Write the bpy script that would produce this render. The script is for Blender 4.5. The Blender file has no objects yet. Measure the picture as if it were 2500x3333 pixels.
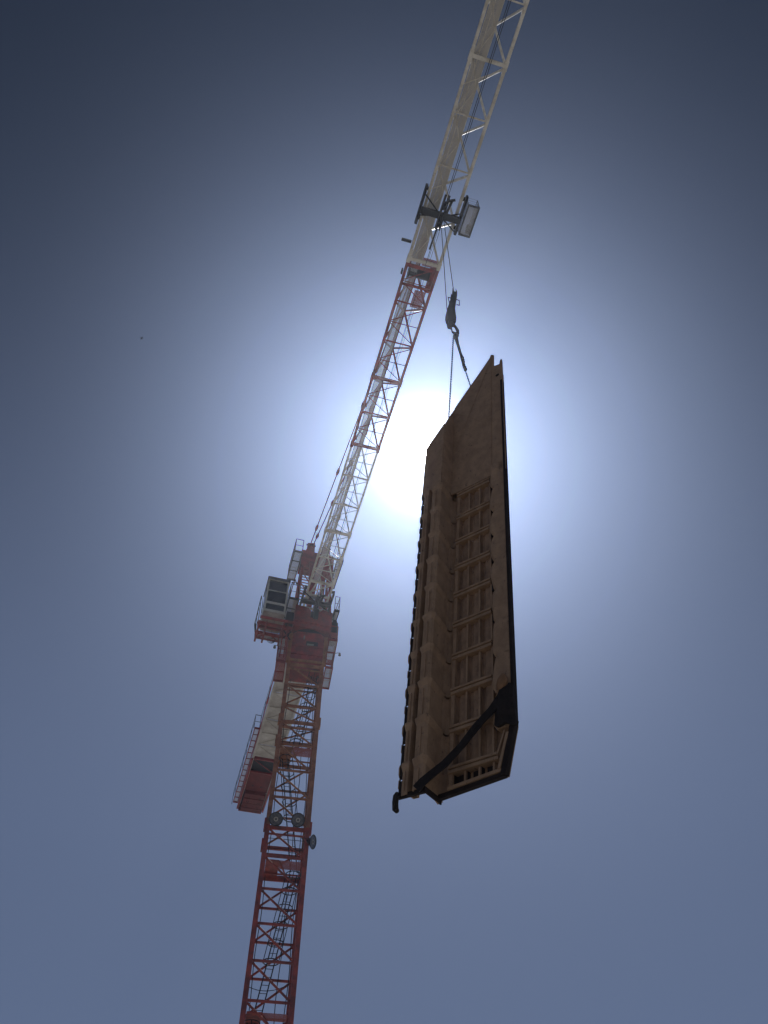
import bpy, math, random
from mathutils import Vector, Matrix
random.seed(7)
HAZE = 0.00052
R = math.radians
sc = bpy.context.scene
col = sc.collection

# ------------------------------------------------------------------ camera
cd = bpy.data.cameras.new("camera")
cam = bpy.data.objects.new("camera", cd)
col.objects.link(cam)
sc.camera = cam
cd.sensor_fit = 'VERTICAL'
cd.sensor_height = 36.0
cd.lens = 36.0 * 2600.0 / 3333.0
cd.clip_start = 0.1
cd.clip_end = 6000.0
PITCH, ROLL = R(51.0), R(0.8)
fw = Vector((0, math.cos(PITCH), math.sin(PITCH)))
up0 = Vector((0, -math.sin(PITCH), math.cos(PITCH)))
rt0 = Vector((1, 0, 0))
rt = rt0 * math.cos(ROLL) + up0 * math.sin(ROLL)
upv = up0 * math.cos(ROLL) - rt0 * math.sin(ROLL)
m = Matrix((rt, upv, -fw)).transposed().to_4x4()
m.translation = Vector((0, 0, 1.6))
cam.matrix_world = m

# ------------------------------------------------------------------ world and sun
SUN_EL, SUN_AZ = R(55.1), R(5.2)           # azimuth from +Y towards +X
sun_dir = Vector((math.sin(SUN_AZ) * math.cos(SUN_EL), math.cos(SUN_AZ) * math.cos(SUN_EL), math.sin(SUN_EL)))
w = bpy.data.worlds.new("World")
sc.world = w
w.use_nodes = True
nt = w.node_tree
nt.nodes.clear()
N, Lk = nt.nodes, nt.links
out = N.new('ShaderNodeOutputWorld')
sky = N.new('ShaderNodeTexSky')
sky.sky_type = 'NISHITA'
sky.sun_disc = False
sky.sun_elevation = SUN_EL
sky.sun_rotation = SUN_AZ
sky.altitude = 200
sky.air_density = 0.5
sky.dust_density = 0.3
sky.ozone_density = 1.0
bg = N.new('ShaderNodeBackground')
bg.inputs['Strength'].default_value = 0.05
Lk.new(sky.outputs[0], bg.inputs['Color'])
# the bright aureole of a hazy sky round the sun, a function of the angle from the sun only
tc = N.new('ShaderNodeTexCoord')
dt = N.new('ShaderNodeVectorMath'); dt.operation = 'DOT_PRODUCT'
Lk.new(tc.outputs['Generated'], dt.inputs[0]); dt.inputs[1].default_value = sun_dir
def mth(op, a, b=None, clamp=False):
    n = N.new('ShaderNodeMath'); n.operation = op; n.use_clamp = clamp
    for i, v in enumerate((a, b)):
        if v is None: continue
        if isinstance(v, (int, float)): n.inputs[i].default_value = v
        else: Lk.new(v, n.inputs[i])
    return n.outputs[0]
cl = mth('MINIMUM', dt.outputs['Value'], 0.9999999)
ang = mth('ARCCOSINE', cl)
def lobe(scale, amp, power=1.0):
    t = mth('DIVIDE', ang, R(scale))
    if power != 1.0: t = mth('POWER', t, power)
    return mth('MULTIPLY', mth('EXPONENT', mth('MULTIPLY', t, -1.0)), amp)
def em(val, colr):
    b = N.new('ShaderNodeBackground'); b.inputs['Color'].default_value = (*colr, 1)
    Lk.new(val, b.inputs['Strength']); return b.outputs[0]
def add(a, b):
    s = N.new('ShaderNodeAddShader'); Lk.new(a, s.inputs[0]); Lk.new(b, s.inputs[1]); return s.outputs[0]
g = add(em(lobe(7.2, 5.7), (0.46, 0.615, 1.0)), em(lobe(2.6, 9.0, 2.2), (1.0, 0.99, 0.97)))
g = add(g, em(lobe(0.45, 300.0, 2.0), (1.0, 0.98, 0.94)))
# haze that thickens from the zenith down to the horizon, all round
sxyz = N.new('ShaderNodeSeparateXYZ'); Lk.new(tc.outputs['Generated'], sxyz.inputs[0])
hz = N.new('ShaderNodeMapRange'); hz.interpolation_type = 'SMOOTHSTEP'
Lk.new(sxyz.outputs['Z'], hz.inputs[0])
hz.inputs[1].default_value = 0.95; hz.inputs[2].default_value = 0.45
hz.inputs[3].default_value = 0.0; hz.inputs[4].default_value = 0.32
g = add(g, em(hz.outputs[0], (0.50, 0.66, 1.10)))
Lk.new(add(bg.outputs[0], g), out.inputs[0])

sd = bpy.data.lights.new("sun", 'SUN')
sd.energy = 5.0
sd.angle = R(0.5)
sd.color = (1.0, 0.96, 0.90)
sun = bpy.data.objects.new("sun", sd)
col.objects.link(sun)
sun.rotation_mode = 'QUATERNION'
sun.rotation_quaternion = (-sun_dir).to_track_quat('-Z', 'Y')
sun.location = (0, 0, 90)

vs = sc.view_settings
vs.view_transform = 'Standard'
vs.look = 'None'
vs.gamma = 1.0
vs.use_curve_mapping = False
vs.exposure = -1.30

# ------------------------------------------------------------------ materials
def mat(name, base, dark=None, rough=0.55, metal=0.0, scale=1.5, lo=0.35, hi=0.7, streak=1.0, bump=0.0, spec=0.5, coat=0.0, rust=None, rust_lo=0.62):
    mt = bpy.data.materials.new(name); mt.use_nodes = True
    t = mt.node_tree; n = t.nodes; l = t.links
    b = n['Principled BSDF']
    b.inputs['Roughness'].default_value = rough
    b.inputs['Metallic'].default_value = metal
    b.inputs['Specular IOR Level'].default_value = spec
    b.inputs['Coat Weight'].default_value = coat
    b.inputs['Coat Roughness'].default_value = 0.15
    geo = n.new('ShaderNodeNewGeometry')
    mp = n.new('ShaderNodeMapping'); mp.inputs['Scale'].default_value = (1, 1, streak)
    l.new(geo.outputs['Position'], mp.inputs[0])
    ns = n.new('ShaderNodeTexNoise'); ns.inputs['Scale'].default_value = scale
    ns.inputs['Detail'].default_value = 8; ns.inputs['Roughness'].default_value = 0.65
    l.new(mp.outputs[0], ns.inputs['Vector'])
    rp = n.new('ShaderNodeValToRGB')
    rp.color_ramp.elements[0].position = lo; rp.color_ramp.elements[1].position = hi
    dark = dark or tuple(c * 0.6 for c in base)
    rp.color_ramp.elements[0].color = (*dark, 1); rp.color_ramp.elements[1].color = (*base, 1)
    l.new(ns.outputs['Fac'], rp.inputs[0])
    c = rp.outputs[0]
    if rust:
        n2 = n.new('ShaderNodeTexNoise'); n2.inputs['Scale'].default_value = scale * 2.3
        n2.inputs['Detail'].default_value = 10; n2.inputs['Roughness'].default_value = 0.7
        l.new(mp.outputs[0], n2.inputs['Vector'])
        r2 = n.new('ShaderNodeValToRGB'); r2.color_ramp.elements[0].position = rust_lo; r2.color_ramp.elements[1].position = rust_lo + 0.06
        l.new(n2.outputs['Fac'], r2.inputs[0])
        mx = n.new('ShaderNodeMix'); mx.data_type = 'RGBA'
        l.new(r2.outputs[0], mx.inputs[0]); l.new(c, mx.inputs[6]); mx.inputs[7].default_value = (*rust, 1)
        c = mx.outputs[2]
    l.new(c, b.inputs['Base Color'])
    if bump:
        bp = n.new('ShaderNodeBump'); bp.inputs['Strength'].default_value = bump; bp.inputs['Distance'].default_value = 0.02
        l.new(ns.outputs['Fac'], bp.inputs['Height']); l.new(bp.outputs[0], b.inputs['Normal'])
    return mt

M = {}
M['mast'] = mat('weathered_red_paint', (0.46, 0.090, 0.066), (0.20, 0.056, 0.052), rust=(0.12, 0.045, 0.025), scale=2.6, rust_lo=0.60, lo=0.4, hi=0.62, rough=0.5)
M['mast_lit_tint'] = mat('orange_brown_lit_tint', (0.42, 0.180, 0.092), (0.24, 0.100, 0.058), rust=(0.13, 0.055, 0.03), scale=2.6, rust_lo=0.60, lo=0.4, hi=0.62, rough=0.55)  # same paint as the lower mast; its different illumination is put into the colour
M['red'] = mat('crane_red_paint', (0.40, 0.066, 0.066), (0.19, 0.050, 0.056), rust=(0.14, 0.05, 0.035), scale=2.2, lo=0.4, hi=0.62, rough=0.45, rust_lo=0.60)
M['white'] = mat('crane_white_paint', (0.82, 0.78, 0.68), (0.60, 0.55, 0.45), rust=(0.25, 0.13, 0.08), scale=2.4, rough=0.32, coat=0.35, rust_lo=0.63, lo=0.4, hi=0.6)
M['panel'] = mat('white_sheet_underside', (0.72, 0.70, 0.64), (0.42, 0.39, 0.34), rust=(0.16, 0.09, 0.06), scale=1.1, rough=0.6, bump=0.25, rust_lo=0.66)
M['dark'] = mat('dark_painted_steel', (0.028, 0.034, 0.045), (0.014, 0.016, 0.022), rough=0.5)
M['grey'] = mat('grey_galvanised_steel', (0.20, 0.21, 0.22), (0.10, 0.105, 0.11), rough=0.45, metal=0.4)
M['cable'] = mat('greased_wire_rope', (0.035, 0.035, 0.04), rough=0.5, metal=0.4)
M['cab'] = mat('cab_cream_paint', (0.66, 0.65, 0.58), (0.42, 0.40, 0.34), rough=0.4, scale=2.0)
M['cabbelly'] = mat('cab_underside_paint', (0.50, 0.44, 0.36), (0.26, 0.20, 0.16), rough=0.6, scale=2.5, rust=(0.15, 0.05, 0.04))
M['glass'] = mat('tinted_cab_glass', (0.020, 0.026, 0.034), (0.008, 0.011, 0.015), rough=0.08, scale=2.5, spec=0.8, streak=0.5)
M['load'] = mat('load_brown_steel', (0.400, 0.258, 0.152), (0.285, 0.180, 0.106), rough=0.78, scale=5.0, streak=0.75, bump=0.35, rust=(0.170, 0.108, 0.068), rust_lo=0.60, lo=0.36, hi=0.62)
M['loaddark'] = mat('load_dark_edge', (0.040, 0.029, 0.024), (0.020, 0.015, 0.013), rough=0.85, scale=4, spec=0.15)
M['loadplate'] = mat('load_infill_plate', (0.370, 0.232, 0.138), (0.215, 0.134, 0.082), rough=0.85, scale=5.0, streak=0.7, bump=0.3, rust=(0.10, 0.062, 0.045), rust_lo=0.62, lo=0.36, hi=0.62)
M['tan'] = mat('tan_protective_foam', (0.34, 0.185, 0.09), (0.20, 0.11, 0.055), rough=0.9, scale=6, bump=0.4)
M['strap'] = mat('black_webbing', (0.040, 0.031, 0.027), (0.020, 0.016, 0.014), rough=0.9, scale=9, bump=0.3, spec=0.15)
M['lampglass'] = mat('floodlight_lens', (0.16, 0.17, 0.19), (0.05, 0.055, 0.07), rough=0.25, scale=9)
M['lampring'] = mat('floodlight_bulb_ring', (0.42, 0.40, 0.36), rough=0.4)
M['ballast'] = mat('ballast_red_concrete', (0.22, 0.050, 0.048), (0.13, 0.034, 0.034), rough=0.7, scale=1.4, bump=0.2)
M['bird'] = mat('bird_plumage', (0.03, 0.03, 0.035), rough=0.8)
M['concrete'] = mat('concrete', (0.32, 0.30, 0.27), (0.22, 0.205, 0.19), rough=0.85, scale=1.2, bump=0.3)
M['soil'] = mat('dusty_site_soil', (0.40, 0.38, 0.355), (0.28, 0.265, 0.25), rough=0.95, scale=0.25, bump=0.4)

# a mesh grating: a steel sheet with a real pattern of openings (expanded metal)
def grating(name, colr, openness, scale=60.0):
    mt = bpy.data.materials.new(name); mt.use_nodes = True
    t = mt.node_tree; n = t.nodes; l = t.links
    b = n['Principled BSDF']; b.inputs['Base Color'].default_value = (*colr, 1); b.inputs['Roughness'].default_value = 0.6
    geo = n.new('ShaderNodeTexCoord')
    v = n.new('ShaderNodeTexVoronoi'); v.inputs['Scale'].default_value = scale; v.feature = 'F1'
    l.new(geo.outputs['Object'], v.inputs['Vector'])
    gt = n.new('ShaderNodeMath'); gt.operation = 'LESS_THAN'; gt.inputs[1].default_value = openness
    l.new(v.outputs['Distance'], gt.inputs[0])
    tr = n.new('ShaderNodeBsdfTransparent'); mx = n.new('ShaderNodeMixShader')
    l.new(gt.outputs[0], mx.inputs[0]); l.new(b.outputs[0], mx.inputs[1]); l.new(tr.outputs[0], mx.inputs[2])
    l.new(mx.outputs[0], n['Material Output'].inputs[0])
    return mt
M['mesh_pale'] = grating('pale_walkway_mesh', (0.66, 0.68, 0.72), 0.56, 80)
M['mesh_light'] = grating('galvanised_walkway_mesh', (0.55, 0.56, 0.58), 0.50, 75)
M['mesh_dense'] = grating('dirty_walkway_mesh', (0.58, 0.55, 0.50), 0.45, 70)
M['mesh_red'] = grating('red_platform_mesh', (0.42, 0.14, 0.14), 0.44, 70)

# ------------------------------------------------------------------ builders
def obj(name, mesh, parent=None, mtx=None):
    o = bpy.data.objects.new(name, mesh); col.objects.link(o)
    if parent is not None: o.parent = parent
    if mtx is not None: o.matrix_local = mtx
    return o
def empty(name, parent=None, mtx=None):
    o = bpy.data.objects.new(name, None); col.objects.link(o)
    o.empty_display_size = 0.3
    if parent is not None: o.parent = parent
    if mtx is not None: o.matrix_local = mtx
    return o
def tag(o, label, cat, group=None, kind=None):
    if label: o['label'] = label
    if cat: o['category'] = cat
    if group: o['group'] = group
    if kind: o['kind'] = kind
    return o
def mkmesh(name, vs_, fs, material, smooth=False):
    me = bpy.data.meshes.new(name); me.from_pydata([tuple(v) for v in vs_], [], fs); me.materials.append(material)
    if smooth:
        for p in me.polygons: p.use_smooth = True
    me.update(); return me
CACHE = {}
def unit(kind, mk):
    k = (kind, mk)
    if k in CACHE: return CACHE[k]
    if kind == 'box':
        v = [(x, y, z) for z in (-.5, .5) for y in (-.5, .5) for x in (-.5, .5)]
        f = [(0, 2, 3, 1), (4, 5, 7, 6), (0, 1, 5, 4), (2, 6, 7, 3), (0, 4, 6, 2), (1, 3, 7, 5)]
        me = mkmesh('bar', v, f, M[mk])
    else:
        n = 6 if kind == 'rod' else (10 if kind == 'tube' else 24)
        v = []; f = []
        for z in (-.5, .5):
            for i in range(n):
                a = 2 * math.pi * i / n; v.append((math.cos(a), math.sin(a), z))
        for i in range(n): f.append((i, (i + 1) % n, n + (i + 1) % n, n + i))
        f.append(tuple(range(n - 1, -1, -1))); f.append(tuple(range(n, 2 * n)))
        me = mkmesh(kind, v, f, M[mk])
        for p in me.polygons[:n]: p.use_smooth = True
    CACHE[k] = me
    return me
def frame(p, q, hint=(0, 0, 1)):
    p, q = Vector(p), Vector(q); z = (q - p); Ln = z.length; z.normalize()
    h = Vector(hint)
    if abs(z.dot(h)) > 0.97: h = Vector((1, 0, 0)) if abs(z.x) < 0.9 else Vector((0, 1, 0))
    x = h.cross(z).normalized(); y = z.cross(x)
    return (p + q) / 2, x, y, z, Ln
def bar(name, par, p, q, wd, ht, mk, hint=(0, 0, 1)):        # rectangular bar; ht along hint
    c, x, y, z, Ln = frame(p, q, hint)
    mt = Matrix((x * wd, y * ht, z * Ln)).transposed().to_4x4(); mt.translation = c
    return obj(name, unit('box', mk), par, mt)
def tube(name, par, p, q, r, mk, kind='tube'):
    c, x, y, z, Ln = frame(p, q)
    mt = Matrix((x * r, y * r, z * Ln)).transposed().to_4x4(); mt.translation = c
    return obj(name, unit(kind, mk), par, mt)
def box(name, par, lo, hi, mk):
    lo, hi = Vector(lo), Vector(hi); s = hi - lo
    mt = Matrix.Diagonal((s.x, s.y, s.z, 1)); mt.translation = (lo + hi) / 2
    return obj(name, unit('box', mk), par, mt)

class MB:                                                      # collects shapes into ONE mesh
    def __init__(s): s.v = []; s.f = []
    def raw(s, vs_, fs):
        o = len(s.v); s.v += [tuple(v) for v in vs_]; s.f += [tuple(i + o for i in f) for f in fs]; return s
    def box(s, lo, hi):
        v = [(x, y, z) for z in (lo[2], hi[2]) for y in (lo[1], hi[1]) for x in (lo[0], hi[0])]
        return s.raw(v, [(0, 2, 3, 1), (4, 5, 7, 6), (0, 1, 5, 4), (2, 6, 7, 3), (0, 4, 6, 2), (1, 3, 7, 5)])
    def bar(s, p, q, wd, ht, hint=(0, 0, 1)):
        c, x, y, z, Ln = frame(p, q, hint)
        v = [c + x * a * wd / 2 + y * b * ht / 2 + z * e * Ln / 2 for e in (-1, 1) for b in (-1, 1) for a in (-1, 1)]
        return s.raw(v, [(0, 2, 3, 1), (4, 5, 7, 6), (0, 1, 5, 4), (2, 6, 7, 3), (0, 4, 6, 2), (1, 3, 7, 5)])
    def path(s, pts, r, n=6, close=False, rr=None):
        pts = [Vector(p) for p in pts]; k = len(pts); rings = []
        prev = None
        for i, p in enumerate(pts):
            a = pts[(i - 1) % k] if (close or i) else p
            b = pts[(i + 1) % k] if (close or i < k - 1) else p
            t = (b - a).normalized()
            if prev is None:
                h = Vector((0, 0, 1)) if abs(t.z) < 0.9 else Vector((1, 0, 0))
                x = h.cross(t).normalized()
            else:
                x = (prev - t * prev.dot(t)).normalized()
            prev = x; y = t.cross(x)
            rad = rr[i] if rr else r
            rings.append([p + (x * math.cos(2 * math.pi * j / n) + y * math.sin(2 * math.pi * j / n)) * rad for j in range(n)])
        v = [q for rg in rings for q in rg]; f = []
        for i in range(k if close else k - 1):
            i2 = (i + 1) % k
            for j in range(n): f.append((i * n + j, i * n + (j + 1) % n, i2 * n + (j + 1) % n, i2 * n + j))
        if not close:
            f.append(tuple(range(n - 1, -1, -1))); f.append(tuple((k - 1) * n + j for j in range(n)))
        return s.raw(v, f)
    def prism(s, poly, ax, lo, hi):                            # polygon extruded along axis ax (0 x, 1 y, 2 z)
        def P(a, b, c):
            return (c, a, b) if ax == 0 else ((a, c, b) if ax == 1 else (a, b, c))
        n = len(poly)
        v = [P(a, b, lo) for a, b in poly] + [P(a, b, hi) for a, b in poly]
        f = [(i, (i + 1) % n, n + (i + 1) % n, n + i) for i in range(n)] + [tuple(range(n - 1, -1, -1)), tuple(range(n, 2 * n))]
        return s.raw(v, f)
    def cyl(s, c, ax, r, h, n=24, r2=None):
        r2 = r if r2 is None else r2; v = []
        for rad, e in ((r, -.5), (r2, .5)):
            for i in range(n):
                a = 2 * math.pi * i / n; q = [math.cos(a) * rad, math.sin(a) * rad]
                q.insert(ax, e * h); v.append((c[0] + q[0], c[1] + q[1], c[2] + q[2]))
        return s.raw(v, [(i, (i + 1) % n, n + (i + 1) % n, n + i) for i in range(n)] + [tuple(range(n - 1, -1, -1)), tuple(range(n, 2 * n))])
    def build(s, name, mk, par=None, smooth=False):
        me = mkmesh(name, s.v, s.f, M[mk] if isinstance(mk, str) else mk, False)
        import bmesh
        bm = bmesh.new(); bm.from_mesh(me); bmesh.ops.recalc_face_normals(bm, faces=bm.faces); bm.to_mesh(me); bm.free()
        if smooth:
            for p in me.polygons: p.use_smooth = True
            me.set_sharp_from_angle(angle=R(40))
        return obj(name, me, par)

# ------------------------------------------------------------------ ground
gmb = MB(); G = 3000
nseg = 40
v = []; f = []
for j in range(nseg + 1):
    for i in range(nseg + 1):
        x = (i / nseg * 2 - 1); y = (j / nseg * 2 - 1)
        x = x * abs(x) * G; y = y * abs(y) * G
        v.append((x, y, -0.08 + 0.05 * math.sin(x * 0.21) * math.cos(y * 0.17)))
for j in range(nseg):
    for i in range(nseg):
        a = j * (nseg + 1) + i; f.append((a, a + 1, a + nseg + 2, a + nseg + 1))
tag(gmb.raw(v, f).build('ground', 'soil'), None, None, kind='structure')

# ------------------------------------------------------------------ the crane (its own frame: X across the jib, -Y towards the camera, Z up)
ANG = R(14.95)
ORI = Matrix.Translation((-4.256, 34.469, 0)) @ Matrix.Rotation(ANG, 4, 'Z')
crane = empty('tower_crane', None, ORI)
tag(crane, 'tall red and white tower crane with lattice mast, cab and long jib overhead', 'crane')

tag(MB().box((-2.6, -2.6, -0.5), (2.6, 2.6, 0.9)).build('foundation', 'concrete', crane), None, None)

MASTROT = Matrix.Rotation(R(-6.0), 4, 'Z')
n_before_mast = set(o.name for o in crane.children)
# --- mast
BAY = 1.42
JOINTS = [0.9, 9.17, 20.53, 26.21, 29.9]
def mast_section(z0, z1, mk):
    s = empty('mast_section', crane)
    c = 0.9
    for sx in (-1, 1):
        for sy in (-1, 1):
            bar('leg', s, (sx * c, sy * c, z0 + .004), (sx * c, sy * c, z1 - .004), .2, .2, mk, (0, 1, 0))
            # bolted joint blocks standing proud of the corner
            if z1 < 29:
                box('joint_block', s, (sx * c - .05 + sx * .12, sy * c - .14, z1 - .28), (sx * c + .05 + sx * .12, sy * c + .14, z1 + .26), mk)
    zs = []
    z = z1
    while z > z0 + .3:
        zs.append(z); z -= BAY
    for i, zz in enumerate(zs):
        h = .17 if i == 0 else .085
        d = .10 if i == 0 else 0.0
        for sg in (-1, 1):
            bar('horizontal_bar', s, (-.8, sg * c, zz - d), (.8, sg * c, zz - d), .08, h, mk)
            bar('horizontal_bar', s, (sg * c, -.8, zz - d), (sg * c, .8, zz - d), .08, h, mk)
        if i == 0:
            for sg in (-1, 1): bar('horizontal_bar', s, (-.8, sg * c, zz - d - .3), (.8, sg * c, zz - d - .3), .06, .07, mk)
        lo, hi = max(zz - BAY, z0) + .06, zz - .09 - d
        if hi - lo < .6: continue
        o_ = .025
        for sg in (-1, 1):
            tube('diagonal_brace', s, (sg * .8, sg * c, hi), (-sg * .8, sg * c, lo), .046, mk)
            tube('diagonal_brace', s, (sg * c, -.8, hi), (sg * c, .8, lo), .036, mk)
    return s
for i in range(len(JOINTS) - 1):
    mast_section(JOINTS[i], JOINTS[i + 1], 'mast_lit_tint' if JOINTS[i] > 20 else 'mast')  # upper sections get the tint that stands for different illumination

def ladder(par, p, q, hoops=True, hz=None, mk='dark'):
    p, q = Vector(p), Vector(q); o = MB()
    for s in (-.15, .15):
        o.path([p + Vector((s, 0, 0)), q + Vector((s, 0, 0))], .028)
    n = int((q - p).length / .3)
    for i in range(1, n):
        c = p.lerp(q, i / n); o.path([c + Vector((-.15, 0, 0)), c + Vector((.15, 0, 0))], .013, 5)
    ld = o.build('ladder', mk, par)
    if hoops:
        lo, hi = hz or (.25, .95)
        n = max(2, int((q - p).length * (hi - lo) / .72)); cs = []
        for i in range(n + 1):
            c = p.lerp(q, lo + (hi - lo) * i / n) + Vector((0, -.33, 0)); cs.append(c)
            pts = [c + Vector((math.cos(a) * .33, math.sin(a) * .36, 0)) for a in [2 * math.pi * k / 14 for k in range(14)]]
            MB().path(pts, .022, 5, True).build('cage_hoop', mk, ld)
        for a in (200, 270, 340):
            dv = Vector((math.cos(R(a)) * .33, math.sin(R(a)) * .36, 0))
            MB().path([cs[0] + dv, cs[-1] + dv], .017, 5).build('cage_rail', mk, ld)
    return ld
ladder(crane, (-.10, .25, 24.85), (.62, .25, 30.2), True, (.12, .96))
ladder(crane, (.52, .25, 19.05), (-.46, .25, 24.72), True, (.42, .97))
ladder(crane, (-.36, .25, 13.2), (.52, .25, 18.95), True, (.34, .97))
ladder(crane, (-.45, .25, 7.5), (-.55, .25, 13.05), True, (.3, .98))
for zz, flip in ((24.78, 1), (19.03, 1), (13.1, -1)):
    pf = MB()
    pf.box((-.78, -.78, zz - .05), (-.2 * 1, .78, zz))
    p_ = pf.build('rest_platform', 'mast_lit_tint' if zz > 20 else 'mast', crane)
    mb = MB(); mb.box((-.196, -.78, zz - .03), (.78, -.05, zz - .012)); mb.build('platform_mesh', 'mesh_red', p_)
    mb = MB()
    mb.bar((-.8, .76, zz - .12), (.8, .76, zz - .12), .06, .16); mb.bar((-.8, .3, zz - .09), (.8, .3, zz - .09), .05, .06)
    mb.bar((-.2, -.78, zz - .08), (.3, .75, zz - .08), .05, .05)
    mb.build('platform_beam', 'mast_lit_tint' if zz > 20 else 'mast', p_)
    if flip > 0:
        MB().path([(-.8, -.7, zz + .55), (.8, -.7, zz + .55)], .013, 5).path([(-.8, -.7, zz + 1.0), (.8, -.7, zz + 1.0)], .013, 5).build('guard_wire', 'dark', p_)
# cables running down the mast
for x0, y0, ph in ((-.7, .6, 0), (.72, .5, 2), (.35, .75, 4)):
    pts = [(x0 + .03 * math.sin(k * .9 + ph), y0 + .04 * math.sin(k * .63 + ph), 30 - k * .55) for k in range(42)]
    MB().path(pts, .018, 5).build('power_cable', 'cable', crane)
for zz, sg in ((14.1, 1), (12.9, -1)):
    pts = [(-.8 + 1.6 * t, -.3 * sg, zz - .5 * t * (1 - t) * 1.6 + .25 * t * sg) for t in [k / 10 for k in range(11)]]
    MB().path(pts, .014, 5).build('power_cable', 'cable', crane)

# --- slewing assembly
def octo(rx, ry, c=.35): return [(-rx, -ry + c), (-rx + c, -ry), (rx - c, -ry), (rx, -ry + c), (rx, ry - c), (rx - c, ry), (-rx + c, ry), (-rx, ry - c)]
def loft(mb, rings):
    n = len(rings[0]); v = [q for r_ in rings for q in r_]; f = []
    for k in range(len(rings) - 1):
        for i in range(n): f.append((k * n + i, k * n + (i + 1) % n, (k + 1) * n + (i + 1) % n, (k + 1) * n + i))
    f.append(tuple(range(n - 1, -1, -1))); f.append(tuple((len(rings) - 1) * n + i for i in range(n)))
    return mb.raw(v, f)
sup = MB()
loft(sup, [[(x, y, 30.15) for x, y in octo(.98, .98, .06)], [(x, y, 31.2) for x, y in octo(1.02, 1.02, .12)], [(x, y, 32.0) for x, y in octo(1.16, 1.12, .5)]])
slew = sup.build('slewing_support', 'red', crane)
for sx in (-1, 1): box('corner_post', slew, (sx * .98 - .1, -1.06, 29.91), (sx * .98 + .1, -.86, 31.9), 'mast_lit_tint')
for zz, hh in ((29.95, .14), (30.45, .08), (31.0, .10), (31.55, .08)): box('cross_beam', slew, (-.875, -1.07, zz), (.875, -.99, zz + hh), 'red' if zz > 30.2 else 'mast_lit_tint')
for xx in (-.5, .02, .5): box('stiffener', slew, (xx - .03, -1.045, 30.1), (xx + .03, -.985, 30.99), 'red')
box('service_opening', slew, (-.1, -1.05, 31.12), (.55, -.985, 31.42), 'dark')
tube('hydraulic_cylinder', slew, (-.05, -1.12, 31.13), (.32, -1.12, 31.13), .045, 'lampring')
box('work_light', slew, (-.28, -1.15, 31.5), (-.2, -1.08, 31.72), 'lampring')
TURN_A = [o for o in crane.children if o.name not in n_before_mast]
ring = MB().cyl((0, 0, 32.14), 2, 1.1, .26, 48).build('slewing_ring', 'dark', crane, True)
for k in range(24):
    a = 2 * math.pi * k / 24
    tube('ring_bolt', ring, (math.cos(a) * 1.02, math.sin(a) * 1.02, 31.95), (math.cos(a) * 1.02, math.sin(a) * 1.02, 32.02), .03, 'grey', 'rod')
plat = MB()
plat.prism([(-1.05, 32.28), (1.1, 32.28), (1.1, 33.75), (.55, 33.95), (.3, 33.5), (-.1, 33.5), (-.3, 33.8), (-1.05, 33.9)], 1, -1.18, -1.08)
plat.prism([(-1.05, 32.28), (1.1, 32.28), (1.1, 33.75), (-1.05, 33.9)], 1, 1.08, 1.18)
plat.box((-1.05, -1.077, 32.28), (1.1, 1.077, 32.42)); plat.box((-1.049, -1.077, 32.42), (-.95, 1.077, 33.8)); plat.box((1.0, -1.077, 32.42), (1.099, 1.077, 33.7))
sp = plat.build('slewing_platform', 'red', crane)
box('cross_beam', sp, (-1.0, -1.24, 32.62), (1.05, -1.182, 32.72), 'red')
box('lug', sp, (-.16, -1.26, 33.1), (.16, -1.182, 33.5), 'dark')
MB().cyl((1.32, -.9, 32.75), 2, .2, .95, 20).cyl((1.32, -.9, 33.3), 2, .13, .25, 16).cyl((1.32, -.2, 32.7), 2, .22, .8, 20).build('slewing_motor', 'dark', crane, True)
MB().box((-1.52, -1.2, 32.35), (-1.1, -.5, 33.2)).box((-1.45, -.4, 32.3), (-1.1, .5, 33.0)).build('electrical_cabinet', 'dark', crane)

def railing(par, pts, z, h=1.05, mk='grey', r=.022, mid=True, n_between=1):
    """hand rail along the plan points with posts, a mid rail and rounded corners; one mesh per railing"""
    o = MB(); P3 = [Vector((x, y, z)) for x, y in pts]
    top = [p + Vector((0, 0, h)) for p in P3]
    o.path([P3[0]] + [P3[0] + Vector((0, 0, h - .1))] + top[:] + [P3[-1] + Vector((0, 0, h - .1)), P3[-1]], r, 6)
    if mid: o.path([p + Vector((0, 0, h * .5)) for p in P3], r * .8, 5)
    for a, b in zip(P3[:-1], P3[1:]):
        n = max(1, round((b - a).length / 1.0 * n_between))
        for i in range(n + 1):
            c = a.lerp(b, i / n); o.path([c, c + Vector((0, 0, h))], r * .9, 5)
    return o.build('railing', mk, par)
def deck(par, lo, hi, z, mk='mesh_light', edge='grey', name='deck'):
    d = MB().box((lo[0] + .03, lo[1] + .03, z - .02), (hi[0] - .03, hi[1] - .03, z)).build(name, mk, par)
    e = MB(); t = .05
    e.box((lo[0], lo[1], z - .09), (hi[0], lo[1] + t, z + .05)); e.box((lo[0], hi[1] - t, z - .09), (hi[0], hi[1], z + .05))
    e.box((lo[0], lo[1] + t, z - .09), (lo[0] + t, hi[1] - t, z + .05)); e.box((hi[0] - t, lo[1] + t, z - .09), (hi[0], hi[1] - t, z + .05))
    n = max(1, int((hi[1] - lo[1]) / .7))
    for i in range(1, n):
        y = lo[1] + (hi[1] - lo[1]) * i / n; e.box((lo[0] + t, y - .02, z - .07), (hi[0] - t, y + .02, z - .021))
    e.build('edge_beam', edge, d)
    return d
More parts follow.
